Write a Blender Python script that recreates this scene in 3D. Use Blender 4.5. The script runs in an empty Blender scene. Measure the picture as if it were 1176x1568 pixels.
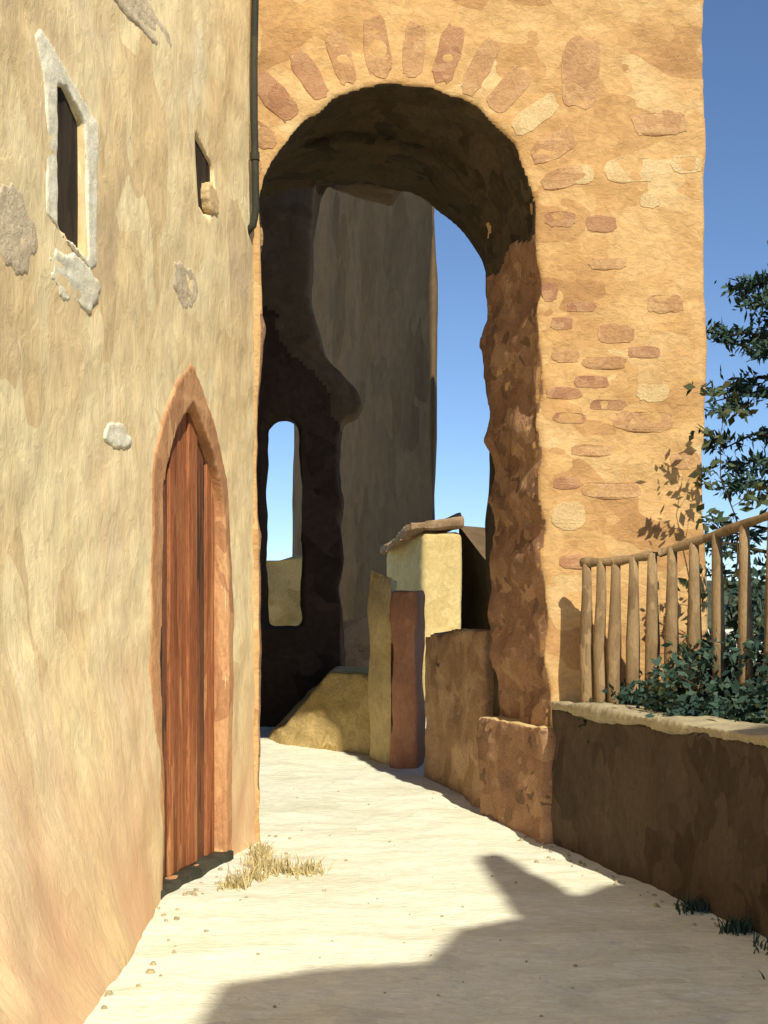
import bpy, bmesh, math, random
from mathutils import Vector, noise
from mathutils.geometry import tessellate_polygon
random.seed(7)
sc=bpy.context.scene
sc.view_settings.view_transform='Standard'; sc.view_settings.look='None'; sc.view_settings.exposure=0
COL=sc.collection
# ---------------------------------------------------------------- light
EL=math.radians(43); SL=0.37
h=1/math.sqrt(1+SL*SL)
S=Vector((SL*h*math.cos(EL),-h*math.cos(EL),math.sin(EL)))
sd=bpy.data.lights.new('sun','SUN'); sd.energy=5.0; sd.angle=math.radians(.5); sd.color=(1,.93,.76)
so=bpy.data.objects.new('sun',sd); COL.objects.link(so); so.rotation_euler=S.to_track_quat('Z','Y').to_euler(); so.location=(5,-10,20)
w=bpy.data.worlds.new('World'); sc.world=w; w.use_nodes=True
nt=w.node_tree; sky=nt.nodes.new('ShaderNodeTexSky'); sky.sky_type='NISHITA'; sky.sun_disc=False
sky.sun_elevation=EL; sky.sun_rotation=math.atan2(S.x,S.y); sky.altitude=2200; sky.air_density=1.0; sky.dust_density=0; sky.ozone_density=5
bg=nt.nodes['Background']; bg.inputs[1].default_value=.135; nt.links.new(sky.outputs[0],bg.inputs[0])
# ---------------------------------------------------------------- camera
cd=bpy.data.cameras.new('camera'); cam=bpy.data.objects.new('camera',cd); COL.objects.link(cam); sc.camera=cam
cam.location=(0,0,1.7); cam.rotation_euler=(math.radians(90),0,0)
cd.sensor_fit='HORIZONTAL'; cd.sensor_width=36; cd.lens=36/.588; cd.shift_y=166/1176; cd.clip_end=3000
# ---------------------------------------------------------------- materials
def mat(name,cols,scale=(3,3,3),var=.5,bump=.35,rough=.9,fine=.15,stain=None,bs=1.0,stainz=None):
    m=bpy.data.materials.new(name); m.use_nodes=True; t=m.node_tree; N=t.nodes; L=t.links
    b=N['Principled BSDF']; b.inputs['Roughness'].default_value=rough
    b.inputs['Specular IOR Level'].default_value=.1
    tc=N.new('ShaderNodeTexCoord'); mp=N.new('ShaderNodeMapping'); mp.inputs['Scale'].default_value=scale
    L.new(tc.outputs['Object'],mp.inputs['Vector'])
    n0=N.new('ShaderNodeTexNoise'); n0.inputs['Scale'].default_value=1.6; n0.inputs['Detail'].default_value=1
    L.new(mp.outputs[0],n0.inputs['Vector'])
    mx=N.new('ShaderNodeVectorMath'); mx.operation='MULTIPLY_ADD'
    L.new(n0.outputs['Color'],mx.inputs[0]); mx.inputs[1].default_value=(1.3,1.3,1.3); L.new(mp.outputs[0],mx.inputs[2])
    vo=N.new('ShaderNodeTexVoronoi'); vo.feature='F1'; vo.inputs['Scale'].default_value=1.5
    L.new(mx.outputs[0],vo.inputs['Vector'])
    sep=N.new('ShaderNodeSeparateColor'); L.new(vo.outputs['Color'],sep.inputs[0])
    n1=N.new('ShaderNodeTexNoise'); n1.inputs['Scale'].default_value=.8; n1.inputs['Detail'].default_value=4; n1.inputs['Roughness'].default_value=.6
    L.new(mp.outputs[0],n1.inputs['Vector'])
    mm=N.new('ShaderNodeMix'); mm.data_type='FLOAT'; mm.inputs[0].default_value=var
    L.new(n1.outputs['Fac'],mm.inputs[2]); L.new(sep.outputs[0],mm.inputs[3])
    r=N.new('ShaderNodeValToRGB'); e=r.color_ramp.elements
    n=len(cols)
    while len(e)<n: e.new(.5)
    for i,c in enumerate(cols):
        e[i].position=.24+.52*i/(n-1); e[i].color=(*c,1)
    L.new(mm.outputs[0],r.inputs[0]); out=r.outputs[0]
    nf=N.new('ShaderNodeTexNoise'); nf.inputs['Scale'].default_value=9; nf.inputs['Detail'].default_value=4; nf.inputs['Roughness'].default_value=.7; nf.inputs['Distortion'].default_value=.6
    L.new(mp.outputs[0],nf.inputs['Vector'])
    mr=N.new('ShaderNodeMapRange'); mr.inputs['From Min'].default_value=.3; mr.inputs['From Max'].default_value=.7
    mr.inputs['To Min'].default_value=1-fine*1.4; mr.inputs['To Max'].default_value=1+fine*.8
    L.new(nf.outputs['Fac'],mr.inputs['Value'])
    mu=N.new('ShaderNodeMix'); mu.data_type='RGBA'; mu.blend_type='MULTIPLY'; mu.inputs[0].default_value=1
    L.new(out,mu.inputs[6]); L.new(mr.outputs[0],mu.inputs[7]); out=mu.outputs[2]
    if stain:
        sz=N.new('ShaderNodeSeparateXYZ'); L.new(tc.outputs['Object'],sz.inputs[0])
        z0,z1=stainz
        m1=N.new('ShaderNodeMapRange'); m1.inputs['From Min'].default_value=z0; m1.inputs['From Max'].default_value=z1
        m1.inputs['To Min'].default_value=.75; m1.inputs['To Max'].default_value=-.15; m1.clamp=True
        ad=N.new('ShaderNodeMath'); ad.operation='MULTIPLY_ADD'; ad.inputs[1].default_value=3.0; ad.inputs[2].default_value=-1.5
        L.new(n1.outputs['Fac'],ad.inputs[0])
        a2=N.new('ShaderNodeMath'); a2.operation='ADD'; a2.use_clamp=True
        L.new(sz.outputs[2],m1.inputs['Value']); L.new(m1.outputs[0],a2.inputs[0]); L.new(ad.outputs[0],a2.inputs[1])
        ms=N.new('ShaderNodeMix'); ms.data_type='RGBA'
        L.new(a2.outputs[0],ms.inputs[0]); L.new(out,ms.inputs[6]); ms.inputs[7].default_value=(*stain,1); out=ms.outputs[2]
    L.new(out,b.inputs['Base Color'])
    bu=N.new('ShaderNodeBump'); bu.inputs['Strength'].default_value=bump; bu.inputs['Distance'].default_value=.035/bs
    L.new(nf.outputs['Fac'],bu.inputs['Height']); L.new(bu.outputs[0],b.inputs['Normal'])
    return m
M={}
M['plaster']=mat('cream_plaster',[(.70,.53,.31),(.84,.62,.32),(.97,.80,.46),(.90,.69,.37),(.98,.88,.58)],(1.4,1.4,.7),.35,.34,stain=(.74,.47,.27),stainz=(.2,1.7))
M['white']=mat('white_plaster',[(.86,.78,.56),(.94,.88,.68)],(6,6,6),.5,.3)
M['grey']=mat('grey_plaster',[(.62,.50,.33),(.76,.62,.41)],(4,4,4),.5,.4)
M['ochre']=mat('ochre_stone',[(.50,.28,.12),(.62,.37,.155),(.70,.45,.20),(.64,.39,.165),(.76,.54,.27)],(1.5,1.5,2.2),.45,.45)
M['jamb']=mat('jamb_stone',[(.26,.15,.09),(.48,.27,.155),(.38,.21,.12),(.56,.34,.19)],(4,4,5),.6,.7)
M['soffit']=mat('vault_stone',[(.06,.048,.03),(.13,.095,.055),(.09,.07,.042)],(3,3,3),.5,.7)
M['brick']=mat('old_brick',[(.44,.22,.12),(.52,.28,.145),(.58,.34,.18)],(7,7,9),.5,.5)
M['vouss']=mat('voussoir_stone',[(.50,.28,.135),(.57,.33,.16),(.63,.39,.19)],(4,4,4),.5,.5)
M['pale']=mat('pale_stone',[(.70,.49,.24),(.77,.57,.30)],(6,6,6),.5,.5)
M['frame']=mat('terracotta_plaster',[(.46,.23,.11),(.60,.31,.145),(.70,.40,.19)],(4,4,1.6),.5,.4)
M['door']=mat('red_door_wood',[(.26,.085,.035),(.48,.18,.075),(.34,.115,.05),(.64,.30,.12)],(8,8,.8),.5,.4,.7,.3)
M['door2']=mat('dark_shadowed_door_wood',[(.05,.035,.024),(.14,.07,.04),(.28,.11,.055)],(8,8,.8),.5,.4,.7,.3)
M['openingdark']=mat('dark_opening_shade',[(.035,.028,.02),(.07,.05,.035)],(12,12,1),.5,.3,.7)  # dark colour standing in for shade inside the window and slit
M['dark']=mat('dark_interior',[(.02,.017,.012),(.04,.03,.02)],(3,3,3))
M['pipe']=mat('painted_pipe',[(.045,.045,.032),(.085,.08,.055)],(6,6,2),.5,.2,.6)
M['ground']=mat('sandy_ground',[(.76,.74,.56),(.88,.87,.69),(.94,.93,.76)],(1.1,2.6,2),.3,.6,fine=.1)
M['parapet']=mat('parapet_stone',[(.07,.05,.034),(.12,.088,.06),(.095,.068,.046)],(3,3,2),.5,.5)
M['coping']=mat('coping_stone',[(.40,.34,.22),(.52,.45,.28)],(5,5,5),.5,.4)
M['terrace']=mat('garden_soil',[(.08,.07,.035),(.14,.12,.06)],(3,3,3))
M['keep']=mat('keep_stone',[(.11,.072,.036),(.19,.125,.066),(.145,.096,.05)],(.5,.5,.5),.4,.2)
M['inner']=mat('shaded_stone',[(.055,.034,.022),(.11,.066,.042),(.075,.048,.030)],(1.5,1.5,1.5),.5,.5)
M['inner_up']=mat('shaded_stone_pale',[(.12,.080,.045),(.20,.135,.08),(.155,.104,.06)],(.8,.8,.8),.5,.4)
M['low']=mat('brown_stone',[(.42,.25,.13),(.54,.33,.18),(.62,.40,.23)],(3,3,3),.5,.6)
M['red']=mat('red_plaster',[(.50,.22,.12),(.60,.30,.17)],(4,4,2),.5,.4)
M['sand']=mat('sand_plaster',[(.68,.48,.21),(.80,.60,.29)],(3,3,2),.5,.4)
M['bank']=mat('earth_bank',[(.48,.33,.12),(.60,.43,.18),(.68,.49,.22)],(3,3,3),.5,.6)
M['house']=mat('yellow_plaster',[(.68,.51,.22),(.80,.62,.29)],(2,2,2),.5,.3)
M['tile']=mat('roof_tile',[(.36,.23,.13),(.50,.34,.20)],(6,2,6),.5,.6)
M['wood']=mat('weathered_wood',[(.24,.16,.085),(.42,.29,.155)],(9,9,3),.5,.4)
M['bark']=mat('bark',[(.07,.05,.035),(.13,.10,.07)],(10,10,3),.5,.8)
M['cool']=mat('grey_render',[(.30,.32,.34),(.40,.42,.43)],(2,2,2),.5,.3)
M['hill']=mat('wooded_hill',[(.05,.075,.05),(.09,.11,.06),(.12,.13,.08)],(.08,.08,.08),.5,.3)
def leafmat(name,cols):
    m=bpy.data.materials.new(name); m.use_nodes=True; t=m.node_tree; b=t.nodes['Principled BSDF']
    g=t.nodes.new('ShaderNodeNewGeometry'); r=t.nodes.new('ShaderNodeValToRGB'); e=r.color_ramp.elements
    while len(e)<len(cols): e.new(.5)
    for i,c in enumerate(cols): e[i].position=i/(len(cols)-1); e[i].color=(*c,1)
    t.links.new(g.outputs['Random Per Island'],r.inputs[0]); t.links.new(r.outputs[0],b.inputs['Base Color']); b.inputs['Roughness'].default_value=.75
    b.inputs['Specular IOR Level'].default_value=.2
    return m
M['leaf']=leafmat('dark_foliage',[(.02,.045,.038),(.04,.08,.06),(.07,.11,.075)])
M['leaf2']=leafmat('olive_foliage',[(.04,.06,.03),(.08,.11,.05),(.13,.13,.06)])
M['dry']=leafmat('dry_grass',[(.40,.32,.14),(.62,.50,.25),(.50,.42,.20)])
# ---------------------------------------------------------------- helpers
def empty(name):
    o=bpy.data.objects.new(name,None); COL.objects.link(o); return o
def mk(name,vs,fs,m,parent=None,smooth=False):
    me=bpy.data.meshes.new(name); me.from_pydata([tuple(v) for v in vs],[],fs); me.update()
    bm=bmesh.new(); bm.from_mesh(me); bmesh.ops.recalc_face_normals(bm,faces=bm.faces); bm.to_mesh(me); bm.free()
    o=bpy.data.objects.new(name,me); COL.objects.link(o); me.materials.append(m)
    if parent: o.parent=parent
    if smooth:
        for p in me.polygons: p.use_smooth=True
    return o
def prism(name,loops,f,m,parent=None):
    fs=[]
    flat=[p for l in loops for p in l]; n=len(flat)
    tris=tessellate_polygon([[Vector((p[0],p[1],0)) for p in l] for l in loops])
    vs=[f(p[0],p[1],0) for p in flat]+[f(p[0],p[1],1) for p in flat]
    for t in tris: fs.append(tuple(t)); fs.append(tuple(i+n for i in reversed(t)))
    o=0
    for l in loops:
        k=len(l)
        for i in range(k):
            a=o+i;b=o+(i+1)%k
            fs.append((a,b,b+n,a+n))
        o+=k
    return mk(name,vs,fs,m,parent)
def remesh(o,vox,amp=.012,fq=1.2,amp2=.004,fq2=9,extra=None,smooth=True):
    md=o.modifiers.new('r','REMESH'); md.mode='VOXEL'; md.voxel_size=vox
    dg=bpy.context.evaluated_depsgraph_get(); me=bpy.data.meshes.new_from_object(o.evaluated_get(dg))
    o.modifiers.clear(); mats=list(o.data.materials); o.data=me
    if not me.materials:
        for mm in mats: me.materials.append(mm)
    nr=[v.normal.copy() for v in me.vertices]
    for v,n in zip(me.vertices,nr):
        c=v.co
        a=amp*noise.noise(c*fq)+amp2*noise.noise(c*fq2+Vector((7,3,1)))
        v.co=c+n*a
        if extra: v.co=extra(v.co)
    for p in me.polygons: p.use_smooth=smooth
    return o
def foot(name,pts,z0,z1,m,parent=None,vox=None,**k):
    o=prism(name,[pts],lambda u,v,kk:(u,v,z1 if kk else z0),m,parent)
    if vox: remesh(o,vox,**k)
    return o
def tube(pts,rads,vs,fs,seg=7):
    base=len(vs)
    for i,p in enumerate(pts):
        p=Vector(p); d=(Vector(pts[min(i+1,len(pts)-1)])-Vector(pts[max(i-1,0)])).normalized()
        a=d.orthogonal().normalized(); b=d.cross(a)
        for s in range(seg):
            t=2*math.pi*s/seg; vs.append(p+(a*math.cos(t)+b*math.sin(t))*rads[i])
    for i in range(len(pts)-1):
        for s in range(seg):
            q=base+i*seg; fs.append((q+s,q+(s+1)%seg,q+seg+(s+1)%seg,q+seg+s))
    fs.append(tuple(base+s for s in range(seg))); e=base+(len(pts)-1)*seg; fs.append(tuple(e+s for s in range(seg)))
def pixel_xz(u,v,d): return ((u-588)*.0005*d, 1.7+(950-v)*.0005*d)   # image pixel u,v placed at a chosen distance d, giving x,z in metres
def dens(pts,step=.08,j=.0,seed=0):
    out=[];rr=random.Random(seed); n=len(pts)
    for i in range(n):
        a=Vector(pts[i]).to_2d();b=Vector(pts[(i+1)%n]).to_2d();k=max(1,int((b-a).length/step))
        for s in range(k):
            p=a.lerp(b,s/k); out.append((p.x+rr.uniform(-j,j),p.y+rr.uniform(-j,j)))
    return out
# ---------------------------------------------------------------- ground
def axis(segs):
    o=[]
    for a,b,s in segs:
        k=max(1,int(round((b-a)/s)))
        o+=[a+(b-a)*i/k for i in range(k)]
    o.append(segs[-1][1]); return o
xs=axis([(-400,-20,40),(-20,-4,2),(-4,4,.05),(4,20,2),(20,400,40)])
ys=axis([(-400,-20,40),(-20,3,1.5),(3,18,.05),(18,40,2),(40,500,40)])
def gz(x,y):
    z=.055*(min(max(y,10),17)-10) if y>10 else 0
    if -4<x<4 and 3<y<18:
        z+=.022*noise.noise(Vector((x*1.1,y*1.1,0)))+.014*noise.noise(Vector((x*3.5,y*5,2)))+.006*noise.noise(Vector((x*12,y*12,2)))
    return z
vs=[(x,y,gz(x,y)) for y in ys for x in xs]; nx=len(xs)
fs=[(j*nx+i,j*nx+i+1,(j+1)*nx+i+1,(j+1)*nx+i) for j in range(len(ys)-1) for i in range(nx-1)]
mk('ground',vs,fs,M['ground'],smooth=True)
vs=[];fs=[]
for i in range(121):
    a=2*math.pi*i/120; hgt=11+9*noise.noise(Vector((math.cos(a)*3,math.sin(a)*3,1)))+4*noise.noise(Vector((math.cos(a)*11,math.sin(a)*11,5)))
    for r_,z_ in ((190,-2),(240,hgt*.75),(270,hgt),(330,-2)): vs.append((r_*math.cos(a),r_*math.sin(a),z_))
for i in range(120):
    for k in range(3):
        q=i*4+k; fs.append((q,q+4,q+5,q+1))
mk('hills',vs,fs,M['hill'],smooth=True)
r=random.Random(11); vs=[];fs=[]
for i in range(170):
    if i<100:
        y=r.uniform(5.6,10.2); x=(1.22 if y>10 else 1.26+.255*(10-y))-abs(r.gauss(0,.12))-.05 if r.random()<.45 else -1.0+.2*(y-10)+(.45 if y<7.2 else .1)+abs(r.gauss(0,.15))
    else: y=r.uniform(5.6,13.5); x=r.uniform(-.9,1.0)
    R=r.uniform(.006,.02)*(1.3 if i<100 else .8); z=gz(x,y); b_=len(vs)
    for k in range(6):
        t=k*math.pi/3; q=R*r.uniform(.7,1.2); vs.append((x+q*math.cos(t),y+q*math.sin(t),z-.004))
    for k in range(6):
        t=k*math.pi/3+.3; q=R*r.uniform(.4,.7); vs.append((x+q*math.cos(t),y+q*math.sin(t),z+R*r.uniform(.5,.8)))
    for k in range(6): fs.append((b_+k,b_+(k+1)%6,b_+6+(k+1)%6,b_+6+k))
    fs.append(tuple(b_+6+k for k in range(6)))
mk('pebbles',vs,fs,M['coping'])
# ---------------------------------------------------------------- stone archway
arch=empty('stone_archway')
def A(u,v): return pixel_xz(u,v,10)
cx,cz=A(611,345); a=213*.005; b=215*.005
rr=random.Random(3)
rightj=[(823,400),(830,440),(820,480),(827,540),(834,600),(821,650),(837,700),(826,750),(840,800),(829,850),(835,900),(838,960),(833,1010),(846,1060),(842,1120),(848,1200),(846,1290),(846,1350)]
arcpts=[(cx+a*math.cos(t)+rr.uniform(-.018,.018),cz+b*math.sin(t)+rr.uniform(-.018,.018)) for t in [math.pi*i/26 for i in range(27)]]
opening=[A(*p) for p in reversed(rightj)]+arcpts+[A(398,600),A(398,1000),A(400,1350)]
outer=[(-1.5,-.3),(-1.5,7.6)]
redge=[(2.46+.024*noise.noise(Vector((0,0,z*2.3))),z) for z in [7.6-.25*i for i in range(32)]]
loop=outer+redge+[(2.46,-.3)]+opening
SK=-.335
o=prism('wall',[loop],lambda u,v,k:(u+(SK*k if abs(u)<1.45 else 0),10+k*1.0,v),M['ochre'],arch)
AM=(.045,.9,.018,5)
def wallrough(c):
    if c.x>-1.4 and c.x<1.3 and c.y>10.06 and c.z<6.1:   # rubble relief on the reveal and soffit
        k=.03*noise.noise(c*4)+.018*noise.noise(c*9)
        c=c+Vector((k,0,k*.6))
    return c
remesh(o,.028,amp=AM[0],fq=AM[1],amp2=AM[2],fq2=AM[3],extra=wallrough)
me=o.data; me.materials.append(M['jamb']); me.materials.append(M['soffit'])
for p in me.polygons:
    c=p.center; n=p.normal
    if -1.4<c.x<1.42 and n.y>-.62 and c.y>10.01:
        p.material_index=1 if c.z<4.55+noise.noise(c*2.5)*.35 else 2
foot('wall_upper',[(-1.5,10),(2.46,10),(2.46,11),(-1.5,11)],7.56,15,M['ochre'],arch)  # unseen top of the wall, height set to shade the passage behind
vx0,vx1=-1.7,.945
vc=(vx0+vx1)/2; va=(vx1-vx0)/2
vop=[(vx1,-.3),(vx1,4.6)]+[(vc+va*math.cos(t)+rr.uniform(-.015,.015),4.7+1.02*math.sin(t)+rr.uniform(-.015,.015)) for t in [math.pi*i/20 for i in range(21)]]+[(vx0,-.3)]
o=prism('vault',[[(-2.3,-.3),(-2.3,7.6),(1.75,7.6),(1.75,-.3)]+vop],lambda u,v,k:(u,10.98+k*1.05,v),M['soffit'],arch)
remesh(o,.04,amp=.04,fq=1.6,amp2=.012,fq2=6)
def surf(x,z):
    c=Vector((x,10,z)); return AM[0]*noise.noise(c*AM[1])+AM[2]*noise.noise(c*AM[3]+Vector((7,3,1)))
def blob(name,u,v,wu,hv,m,parent,rot=0,proud=.006,d=10,pw=3.6,seed=0,dep=.09):
    r=random.Random(seed*13+int(u)+int(v)); x,z=pixel_xz(u,v,d); s=.0005*d
    pts=[]
    for i in range(22):
        t=2*math.pi*i/22; c,si=math.cos(t),math.sin(t)
        px=math.copysign(abs(c)**(2/pw),c)*wu*.5*s*(1+r.uniform(-.1,.1)); pz=math.copysign(abs(si)**(2/pw),si)*hv*.5*s*(1+r.uniform(-.12,.12))
        pts.append((x+px*math.cos(rot)-pz*math.sin(rot),z+px*math.sin(rot)+pz*math.cos(rot)))
    o=prism(name,[pts],lambda U,V,k:(U,10-surf(U,V)-proud+k*dep,V),m,parent)
    bv=o.modifiers.new('b','BEVEL'); bv.width=.006; bv.segments=3; bv.limit_method='ANGLE'
    return o
k=0
for ang,w_,l_,mm in [(158,30,60,'vouss'),(147,34,76,'vouss'),(134,38,90,'brick'),(121,34,80,'brick'),(109,32,86,'vouss'),(97,40,96,'vouss'),(85,34,84,'vouss'),(74,36,92,'brick'),(63,32,90,'vouss'),(51,40,80,'vouss'),(39,34,80,'pale'),(27,36,70,'vouss'),(16,30,66,'vouss')]:
    t=math.radians(ang); R=213+16+l_/2
    blob('voussoir',611+R*math.cos(t),345-R*math.sin(t),w_,l_,M[mm],arch,rot=t-math.pi/2,proud=.005,seed=k); k+=1
for (u,v,wu,hv,mm) in [(858,336,46,24,'brick'),(920,344,48,26,'brick'),(842,446,24,28,'brick'),(942,512,54,28,'vouss'),(925,556,64,20,'vouss'),(905,585,56,18,'brick'),(863,602,54,18,'brick'),(1018,466,56,28,'vouss'),(985,645,90,32,'vouss'),(905,690,62,18,'vouss'),(866,545,40,18,'vouss'),(890,110,56,110,'vouss'),(965,262,80,38,'pale'),(890,268,36,30,'pale'),(995,308,30,22,'pale'),(1050,252,46,28,'pale'),(1000,600,50,28,'pale'),(1050,705,46,24,'vouss'),(870,790,50,40,'pale'),(935,750,90,26,'vouss'),(1010,190,84,38,'vouss'),(880,860,46,22,'brick'),(930,405,56,18,'vouss'),(985,540,50,18,'brick'),(860,495,34,20,'brick'),(872,640,50,16,'brick'),(930,620,54,16,'brick'),(868,740,44,18,'brick'),(890,470,44,16,'brick')]:
    blob('facing_stone',u,v,wu,hv,M[mm],arch,rot=random.uniform(-.04,.04),proud=.004,seed=k); k+=1
pl=[(1.305,9.93),(1.20,9.95),(.80,11.1),(.98,11.3),(1.6,10.4)]
o=foot('plinth',pl,-.2,.88,M['jamb'],arch,vox=.03,amp=.04,fq=2.5,amp2=.012,fq2=8)
me=o.data; me.materials.append(M['sand'])
for p in me.polygons:
    if p.normal.z>.6: p.material_index=1  # paler top colour stands for the light on the ledge
# ---------------------------------------------------------------- left plaster house
ph=empty('plaster_house')
nL=Vector((.98,-.196,0))
def LW(d,z,off=0): return Vector((-.99+.2*(d-10),d,z))+nL*off
def lsurf(d,z):
    c=LW(d,z); return .04*noise.noise(c*.8)+.014*noise.noise(c*4+Vector((7,3,1)))
def lp(u,v):
    d=5980/(988-u); return (d,1.7+(950-v)*.0005*d)
def lw(off0,off1): return lambda u,v,k: LW(u,v,off0 if k==0 else off1)
def lws(off0,off1): return lambda u,v,k: LW(u,v,(off0+lsurf(u,v)) if k==0 else off1)
dl,dr,zs,za=8.04,9.28,2.45,3.16
def pointed(dl,dr,zs,za,zb,n=8):
    m_=(dl+dr)/2; p=[(dl,zb+(zs-zb)*i/10) for i in range(10)]
    for i in range(n+1):
        t=i/n; p.append((dl+(m_-dl)*t**1.9,zs+(za-zs)*t))
    q=[(2*m_-x,z) for x,z in reversed(p[:-1])]
    return p+q
door=pointed(dl,dr,zs,za,.04)
win=[(6.62,3.70),(6.60,4.42),(6.72,4.47),(6.93,4.34),(6.95,3.62)]
slit=[(8.70,4.46),(8.69,4.95),(9.05,4.84),(9.07,4.66),(8.92,4.44)]
o=prism('wall',[[(4.8,-.3),(4.8,8.4),(10.03,8.4),(10.03,-.3)],door,win,slit],lw(0,-.45),M['plaster'],ph)
def flare(c):
    if c.z<2.4 and c.y<8.2:
        d=c.y
        pts=[(4.8,.80),(5.5,.64),(6.2,.47),(7.1,.27),(7.7,.10),(8.05,0)]
        if d<=pts[0][0]: aa=pts[0][1]
        else:
            aa=0
            for (x0,y0),(x1,y1) in zip(pts,pts[1:]):
                if x0<d<=x1: aa=y0+(y1-y0)*(d-x0)/(x1-x0)
        k=max(0,min(1,1-max(c.z,0)/2.3))
        front=(Vector((c.x,c.y,0))-LW(d,0)).dot(nL)
        if front>-.12: return c+nL*aa*k**2.0*(1+.10*noise.noise(c*3))
    return c
remesh(o,.025,amp=.04,fq=.8,amp2=.014,fq2=4,extra=flare)
me=o.data; me.materials.append(M['frame']); me.materials.append(M['openingdark'])
for p in me.polygons:
    c=p.center; off=(Vector((c.x,c.y,0))-LW(c.y,0)).dot(nL)
    if -.4<off<.03 and p.normal.dot(nL)<.7 and 7.9<c.y<9.45 and c.z<3.3: p.material_index=1
bp=[tuple(LW(-1,0)[:2]),tuple(LW(4.79,0)[:2]),tuple(LW(4.79,0,-.43)[:2]),tuple(LW(10.02,0,-.43)[:2]),(-8,10.4),(-8,-1)]
foot('house_body',bp,-.2,8.4,M['plaster'],ph)
foot('roof',[(p[0]+(.25 if i<4 else 0),p[1]) for i,p in enumerate(bp)],8.41,8.6,M['tile'],ph)
prism('window_dark_sheet',[[(6.55,3.55),(6.55,4.55),(7.02,4.55),(7.02,3.55)]],lw(-.022,-.10),M['openingdark'],ph)  # added dark sheet in place of the shaded window opening
prism('slit_dark_sheet',[[(8.6,4.35),(8.6,5.05),(9.15,5.05),(9.15,4.35)]],lw(-.03,-.09),M['openingdark'],ph)  # added dark sheet in place of the shaded slit
outer_d=pointed(dl-.17,dr+.12,zs+.05,za+.24,.02)
o=prism('door_surround',[outer_d,pointed(dl+.0,dr-.0,zs,za-.01,.03)],lws(.014,-.10),M['frame'],ph)
remesh(o,.015,amp=.006,fq=3,amp2=.003,fq2=12)
zt=lambda d: zs+(za-zs)*max(0,1-abs((d-(dl+dr)/2)/((dr-dl)/2)))**.52
np_=7
for i in range(np_):
    d0=dl+(dr-dl)*i/np_+.006; d1=dl+(dr-dl)*(i+1)/np_-.006
    off=-.07-(.014 if i%2 else 0)
    o=prism('door_plank',[[(d0,.05),(d0,zt(d0)+.1),(d1,zt(d1)+.1),(d1,.05)]],lw(off,off-.04),M['door2' if i in (0,1,5) else 'door'],ph)  # near planks coloured dark for the jamb's shadow, a far plank as dark band
    bv=o.modifiers.new('b','BEVEL'); bv.width=.008; bv.segments=2
prism('door_back',[[(dl-.1,0),(dl-.1,3.4),(dr+.1,3.4),(dr+.1,0)]],lw(-.15,-.19),M['dark'],ph)
o=prism('shaded_threshold',[[(dl-.16,-.1),(dl-.16,.05),(dr+.1,.06),(dr+.1,-.1)]],lw(.04,-.3),M['pipe'],ph); remesh(o,.02,amp=.02,fq=4)  # dark colour stands for the shadow line at the door foot
o=prism('window_surround',[[(6.49,3.72),(6.47,4.30),(6.39,4.56),(6.45,4.63),(7.11,4.40),(7.10,4.30),(7.07,3.62),(6.99,3.57)],[(6.61,3.68),(6.595,4.40),(6.73,4.45),(6.94,4.34),(6.96,3.62)]],lws(.009,-.08),M['white'],ph)
remesh(o,.013,amp=.008,fq=5,amp2=.005,fq2=16)
def lblob(name,u,v,wu,hv,m,proud=.02,seed=0,am=.012):
    r=random.Random(seed); d,z=lp(u,v); pts=[]
    for i in range(26):
        t=2*math.pi*i/26; q=1+r.uniform(-.16,.16)
        pts.append((d+wu*math.cos(t)*q,z+hv*math.sin(t)*q))
    o=prism(name,[pts],lws(proud,-.08),m,ph); remesh(o,.014,amp=am,fq=6,amp2=.005,fq2=16); return o
lblob('plaster_patch',112,430,.30,.13,M['white'],.008,1)
lblob('plaster_patch_small',178,668,.17,.075,M['white'],.014,2)
lblob('slit_edge_stone',322,305,.11,.11,M['pale'],.012,3)
lblob('grey_patch',215,18,.5,.12,M['grey'],.003,4,.004)
lblob('grey_patch_low',283,438,.22,.14,M['grey'],.003,5,.004)
lblob('grey_patch_edge',20,350,.22,.20,M['grey'],.003,6,.004)
vs=[];fs=[]
pp=[LW(9.86,4.62,-.03),LW(9.86,4.68,.03)]+[LW(9.86,z,.045+.008*math.sin(z*3)) for z in [4.8+.35*i for i in range(10)]]
tube(pp,[.028]*12,vs,fs,10)
dp=empty('drainpipe')
mk('pipe',vs,fs,M['pipe'],dp,True)
for z in (5.2,7.2):
    vs=[];fs=[]; q=LW(9.86,z,.045); tube([q-Vector((0,0,.03)),q+Vector((0,0,.03))],[.036,.036],vs,fs,12); mk('bracket',vs,fs,M['pipe'],dp,False)
# ---------------------------------------------------------------- passage behind the arch
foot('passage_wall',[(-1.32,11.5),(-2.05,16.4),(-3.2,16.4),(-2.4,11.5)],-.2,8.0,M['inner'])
D=16.5
E=lambda u,v: pixel_xz(u,v,D)
wl=[E(300,1200),E(300,120),(2.6,E(0,120)[1]),(2.6,-.2),(2.1,-.2),(2.1,6.3),(1.75,6.85),(1.2,7.15),(.75,7.22)]+[E(660,280),E(620,264),E(600,290),E(560,286),E(520,272),E(498,262),E(486,285),E(480,325),E(474,390),E(474,450),E(485,505),E(508,552),E(540,590),E(553,618),E(545,632),E(522,642),E(518,720),E(524,820),E(520,900),E(526,960),E(524,1030),E(528,1180)]
op=[E(404,962),E(402,660)]+[E(402+ (1-math.cos(t))*28,660-24*math.sin(t)) for t in [math.pi*i/8 for i in range(1,8)]]+[E(457,700),E(460,800),E(464,960)]
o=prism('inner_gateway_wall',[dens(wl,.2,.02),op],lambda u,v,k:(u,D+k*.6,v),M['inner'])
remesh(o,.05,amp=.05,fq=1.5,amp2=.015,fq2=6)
me=o.data; me.materials.append(M['inner_up'])
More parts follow.
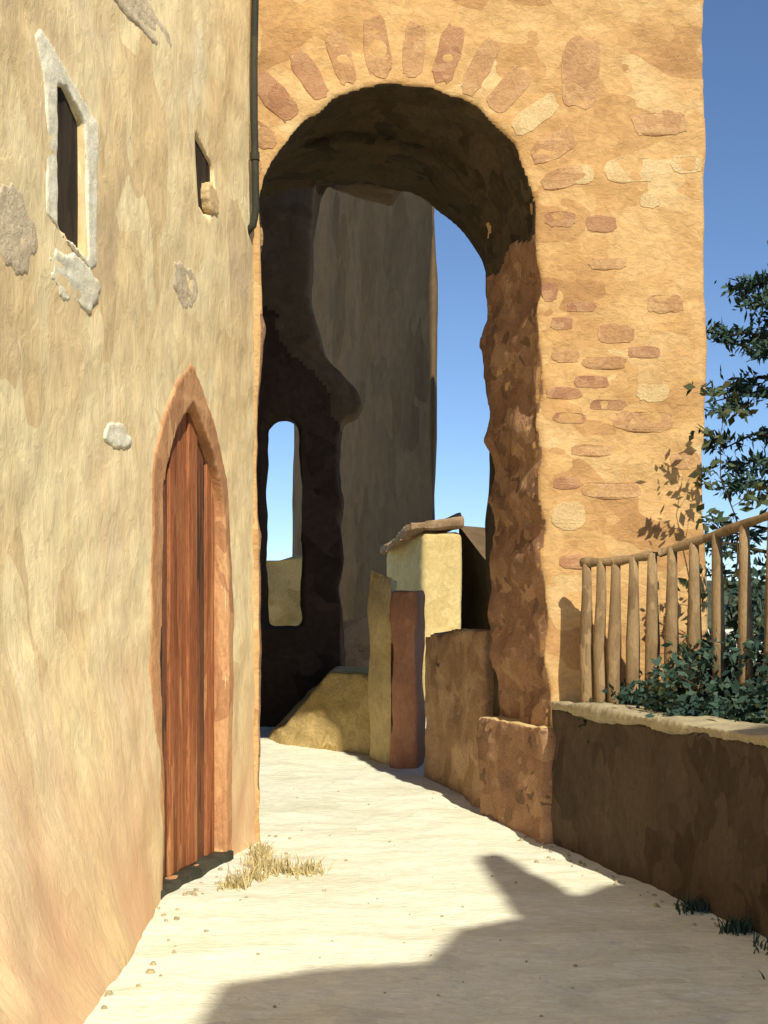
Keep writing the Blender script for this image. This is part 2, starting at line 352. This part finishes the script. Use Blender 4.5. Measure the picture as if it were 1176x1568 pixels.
for p in me.polygons:
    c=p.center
    # paler stone above a ragged diagonal line, dark again near the top
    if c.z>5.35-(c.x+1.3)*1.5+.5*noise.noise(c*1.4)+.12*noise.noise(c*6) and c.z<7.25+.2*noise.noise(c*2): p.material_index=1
foot('low_stone_wall',[(.86,11.35),(.80,11.45),(.405,12.95),(.62,13.1),(1.05,12.1),(1.2,11.5)],-.1,1.56,M['low'],vox=.03,amp=.05,fq=1.8,amp2=.02,fq2=6,extra=lambda c: c+Vector((0,0,.09*noise.noise(c*2.3))) if c.z>1.3 else c)
foot('red_pillar',[(.08,13.45),(.335,13.35),(.42,13.75),(.15,13.85)],0,2.0,M['red'],vox=.025,amp=.04,fq=2,amp2=.012,fq2=6)
def slant(c):
    if c.z>1.5: c.z-= (c.x+.02)*.45
    return c
foot('gate_pillar',[(-.17,13.95),(.07,13.6),(.15,13.9),(-.05,14.3)],0,2.2,M['sand'],None,vox=.025,amp=.04,fq=2,amp2=.012,fq2=6,extra=slant)
def bank():
    base=[(-1.25,15.05),(.02,13.98),(.1,14.6),(-.2,16.6),(-.6,17.0),(-1.45,15.5)]
    top=[(-1.20,15.12,.42),(-.60,14.66,1.13),(-.02,14.1,1.10),(.0,14.7,1.08),(-.2,16.3,1.1),(-.60,16.5,1.1)]
    vs=[(x,y,.1) for x,y in base]+[top[0],top[2],top[3],top[4],top[5],(-1.35,15.5,.42),top[1]]
    fs=[(0,1,7,12,6),(1,2,8,7),(2,3,9,8),(3,4,10,9),(4,5,11,10),(5,0,6,11),(6,12,10,11),(12,7,8,9,10),(5,4,3,2,1,0)]
    o=mk('earth_bank',vs,fs,M['bank']); remesh(o,.03,amp=.03,fq=2,amp2=.02,fq2=6)
bank()
D2=17.4
E=lambda u,v: pixel_xz(u,v,D2)
prism('stone_shed',[[E(522,1100),E(524,952),E(560,945),E(572,950),E(575,1100)],[E(549,998),E(549,986),E(556,986),E(556,998)]],lambda u,v,k:(u,D2+k*.5,v),M['low'])
def keep():
    y0=19.8; x0=.0415*y0; y1=34.5; x1=x0-.22*(y1-y0)
    pts=[(x0,y0)]+[(x0+(x1-x0)*t,y0+(y1-y0)*t) for t in (.25,.5,.75)]+[(x1,y1),(x1+1.5,y1+2),(1.2,y1+2),(x0+.01,y0+1.2)]
    kp=empty('castle_keep')
    foot('walls',pts,0,17,M['keep'],kp,vox=.15,amp=.08,fq=.6,amp2=.015,fq2=2)
    foot('battlement',pts,17.02,17.5,M['keep'],kp)
keep()
fh=empty('yellow_house')
D3=19
x0=pixel_xz(648,0,D3)[0]; x1=pixel_xz(706,0,D3)[0]
foot('walls',[(x0,D3),(x1,D3),(x1+.05,D3+1.6),(pixel_xz(592,0,21)[0],21)],0,2.98,M['house'],fh,vox=.06,amp=.06,fq=1,amp2=.01)
vs=[(x0-.18,D3-.06,3.0),(x1+.02,D3-.1,3.06),(x1+.1,D3+1.9,3.3),(pixel_xz(584,0,21)[0],21.05,2.76),(pixel_xz(590,0,20)[0],19.9,2.72)]
n=len(vs); vs2=[(x,y,z+.14) for x,y,z in vs]
o=mk('roof',vs+vs2,[tuple(reversed(range(n))),tuple(range(n,2*n))]+[(i,(i+1)%n,(i+1)%n+n,i+n) for i in range(n)],M['tile'],fh)
remesh(o,.03,amp=.04,fq=3,amp2=.01)
def ob():
    A1=(1.60,19.6); B1=(1.22,21.3)
    vs=[(A1[0],A1[1],0),(B1[0],B1[1],0),(B1[0]+1.5,B1[1]+1,0),(A1[0]+1.5,A1[1]+.6,0)]
    zt_=[2.5,3.25,3.2,2.5]
    vs+= [(v[0],v[1],z) for v,z in zip(vs,zt_)]
    mk('outbuilding',vs,[(3,2,1,0),(4,5,6,7),(0,1,5,4),(1,2,6,5),(2,3,7,6),(3,0,4,7)],M['keep'])
ob()
foot('garden_wall',[(-6,30),(-1.75,30),(-1.75,30.5),(-6,30.5)],0,3.15,M['bank'],vox=.08,amp=.15,fq=1)
# ---------------------------------------------------------------- parapet + terrace
pw=empty('parapet_wall')
d0=Vector((1.28,9.98)); d1=Vector((3.05,3.0)); dr_=(d1-d0).normalized(); nn=Vector((-dr_.y,dr_.x))
if nn.x<0: nn=-nn
def strip(a0,a1,w0,w1): return [tuple(a0+nn*w0),tuple(a1+nn*w0),tuple(a1+nn*w1),tuple(a0+nn*w1)]
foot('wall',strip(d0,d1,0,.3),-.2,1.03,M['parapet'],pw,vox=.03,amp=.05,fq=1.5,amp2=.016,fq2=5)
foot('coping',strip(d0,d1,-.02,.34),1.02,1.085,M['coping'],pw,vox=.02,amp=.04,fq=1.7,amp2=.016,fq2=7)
tp=[tuple(d0+nn*.2),tuple(d1+nn*.2),(4.0,1.5),(20,1.5),(20,24),(2.1,24),(2.1,10.5),(1.6,10.2)]
foot('garden_terrace',tp,-.2,.93,M['terrace'])
fe=empty('wooden_fence')
pts=[Vector((1.47,9.72,2.13)),Vector((1.70,9.55,2.13)),Vector((1.97,9.3,2.18)),Vector((2.25,8.95,2.28)),Vector((2.55,8.4,2.40)),Vector((2.9,7.8,2.5))]
def interp(t):
    s=t*(len(pts)-1); i=min(int(s),len(pts)-2); return pts[i].lerp(pts[i+1],s-i)
vs=[];fs=[]; tube([interp(i/20) for i in range(21)],[.034+.007*math.sin(i*2) for i in range(21)],vs,fs,8); mk('rail',vs,fs,M['wood'],fe,True)
for i in range(12):
    p=interp(.03+i/12); q=Vector((p.x+random.uniform(-.03,.03),p.y,.9)); vs=[];fs=[]
    k1=random.uniform(.046,.058)
    tube([q,q.lerp(p,.2),q.lerp(p,.5)+Vector((random.uniform(-.02,.02),0,0)),q.lerp(p,.8),p+Vector((0,0,.01))],[.036,.05,k1,.04,.034],vs,fs,10); mk('picket',vs,fs,M['wood'],fe,True)
# ---------------------------------------------------------------- foliage
def leaves(name,centres,m,parent=None,n=60,size=.05,width=.35,spread=.15,seed=0,flat=1):
    r=random.Random(seed); vs=[];fs=[]
    for c in centres:
        c=Vector(c)
        cd_=Vector((r.gauss(0,1),r.gauss(0,1),r.gauss(0,.6))).normalized()
        for i in range(n):
            p=c+Vector((r.gauss(0,spread),r.gauss(0,spread),r.gauss(0,spread*flat)))
            d=(Vector((r.gauss(0,1),r.gauss(0,1),r.gauss(0,1))).normalized()+cd_*.8).normalized()
            s=d.orthogonal().normalized(); s=(s*math.cos(i)+d.cross(s)*math.sin(i))
            L_=size*r.uniform(.6,1.4); W=L_*width; b_=len(vs)
            vs+= [p,p+d*L_*.5+s*W*.5,p+d*L_,p+d*L_*.5-s*W*.5]; fs.append((b_,b_+1,b_+2,b_+3))
    me=bpy.data.meshes.new(name); me.from_pydata([tuple(v) for v in vs],[],fs); me.materials.append(m)
    o=bpy.data.objects.new(name,me); COL.objects.link(o)
    if parent: o.parent=parent
    return o
def tree(name,base,top,R,nb,seed,m,zlow,n=70,size=.07,spread=.09,trunk=.07,prof=None,droop=.0,leafw=.35):
    r=random.Random(seed); t=empty(name); vs=[];fs=[]; base=Vector(base); top=Vector(top)
    tr=[base.lerp(top,i/8)+Vector((.05*math.sin(i*1.7),.05*math.cos(i*2.1),0))*(1 if i else 0) for i in range(9)]
    tube(tr,[trunk*(1-.85*i/8) for i in range(9)],vs,fs,8); cs=[]
    for i in range(nb):
        f=zlow+(1-zlow)*(i+.5)/nb; s=f*8; j=min(int(s),7); p=tr[j].lerp(tr[j+1],s-j)
        ang=i*2.399+r.uniform(-.4,.4); g=(f-zlow)/(1-zlow)
        rad=R*(prof(g) if prof else math.sin(math.pi*(.2+.75*g)))*r.uniform(.6,1.2)
        e=p+Vector((math.cos(ang)*rad,math.sin(ang)*rad,rad*(.35-droop)+r.uniform(-.1,.1)))
        mid=p.lerp(e,.5)+Vector((0,0,.08*rad+.03))
        tube([p,mid,e],[trunk*.28*(1-.6*g),trunk*.16,.004],vs,fs,5)
        for q in (.35,.55,.75,.92,1.03):
            c=(p.lerp(mid,q*2) if q<.5 else mid.lerp(e,(q-.5)*2)); cs.append(c+Vector((r.gauss(0,.05),r.gauss(0,.05),r.gauss(0,.04))))
    mk('trunk',vs,fs,M['bark'],t,True)
    leaves('crown',cs,m,t,n,size,leafw,spread,seed,.35)
    return t
tree('fir_tree',(3.40,10.9,.9),(3.32,10.9,4.75),1.10,38,5,M['leaf'],.03,n=42,size=.09,spread=.07,trunk=.08,prof=lambda g:(1-g)**.5*.85+.17,droop=.3,leafw=.32)
tree('olive_sapling',(2.62,9.45,.9),(2.45,9.5,3.35),.36,10,9,M['leaf2'],.25,n=6,size=.08,spread=.045,trunk=.012,prof=lambda g:1-.5*g,leafw=.55)
def shrub(name,blobs,m,n,size,seed,lw_=.45):
    r=random.Random(seed); e=empty(name); cs=[];vs=[];fs=[]
    for (x,y,z,R) in blobs:
        for i in range(18):
            v=Vector((r.gauss(0,1),r.gauss(0,1),abs(r.gauss(0,1)))).normalized()*R*r.uniform(.4,1.05)
            c=Vector((x,y,z))+v; cs.append(c); tube([(x,y,z-.05),Vector((x,y,z)).lerp(c,.5)+Vector((0,0,.03)),c],[.012,.007,.003],vs,fs,4)
    mk('stems',vs,fs,M['bark'],e,True); leaves('foliage',cs,m,e,n,size,lw_,.07,seed,.8)
shrub('garden_shrub',[(1.93,9.30,.93,.38),(2.15,9.0,1.0,.55),(2.45,8.7,1.0,.66),(2.1,8.5,.95,.26),(2.75,9.2,1.1,.85),(2.9,8.4,1.05,.75),(2.35,7.95,.95,.34)],M['leaf'],60,.075,4)
shrub('garden_shrub',[(1.60,9.5,.93,.13),(2.4,7.6,.98,.22),(2.1,9.0,1.15,.4)],M['leaf2'],26,.055,6)
def grass(name,cs,m,n,hh,seed):
    r=random.Random(seed); vs=[];fs=[]
    for (x,y,R) in cs:
        for i in range(n):
            px=x+r.gauss(0,R); py=y+r.gauss(0,R); z=gz(px,py)-.01; H=hh*r.uniform(.4,1.2); a_=r.uniform(0,6.28); lx,ly=r.gauss(0,.45)*H,r.gauss(0,.45)*H; w_=.006
            b_=len(vs); dx,dy=math.cos(a_)*w_,math.sin(a_)*w_
            vs+=[(px-dx,py-dy,z),(px+dx,py+dy,z),(px+lx*.4+dx*.7,py+ly*.4+dy*.7,z+H*.6),(px+lx*.4-dx*.7,py+ly*.4-dy*.7,z+H*.6),(px+lx,py+ly,z+H)]
            fs+=[(b_,b_+1,b_+2,b_+3),(b_+3,b_+2,b_+4)]
    me=bpy.data.meshes.new(name); me.from_pydata(vs,[],fs); me.materials.append(m); o=bpy.data.objects.new(name,me); COL.objects.link(o)
grass('dry_grass',[(-.90,9.5,.04),(-.88,9.1,.05),(-.80,8.9,.06),(-.66,8.75,.06),(-.86,8.6,.05),(-.50,8.8,.05),(-.95,8.3,.05)],M['dry'],80,.12,3)
grass('weeds',[(1.93,7.15,.04),(1.80,7.6,.05),(2.05,6.7,.07),(2.1,6.2,.10)],M['leaf'],110,.10,8)
# ---------------------------------------------------------------- neighbouring house, behind the viewer to the right (unseen, outline shaped to cast the street shadow)
H=9.0; sv=Vector((S.x,S.y))/S.z; sh=sv*H
ed=[(-.80,5.3),(-.76,6.1),(-.35,6.38),(.2,6.48),(.405,7.2),(.77,7.47),(1.075,7.9),(1.39,8.35),(1.8,8.6)]
ed=[(p[0]+sh.x,p[1]+sh.y) for p in ed]
nh=empty('neighbour_house')
foot('walls',ed+[(12,ed[-1][1]+.3),(12,-14),(ed[0][0]+.1,-14)],-.1,H,M['cool'],nh)
e_=1.6; st=sh+sv*e_
bq=[(.74,7.3),(.82,7.5),(1.18,8.0),(1.25,7.7)]; tq=[(.66,9.2),(.68,9.42),(.84,9.55),(.86,9.4)]
vs=[(x+sh.x,y+sh.y,H-.1) for x,y in bq]+[(x+st.x,y+st.y,H+e_) for x,y in tq]
mk('shadow_chimney',vs,[(0,1,2,3),(7,6,5,4)]+[(i,(i+1)%4,(i+1)%4+4,i+4) for i in range(4)],M['brick'],nh)  # unseen leaning shape, fitted to the spike of the street shadow
print('done')
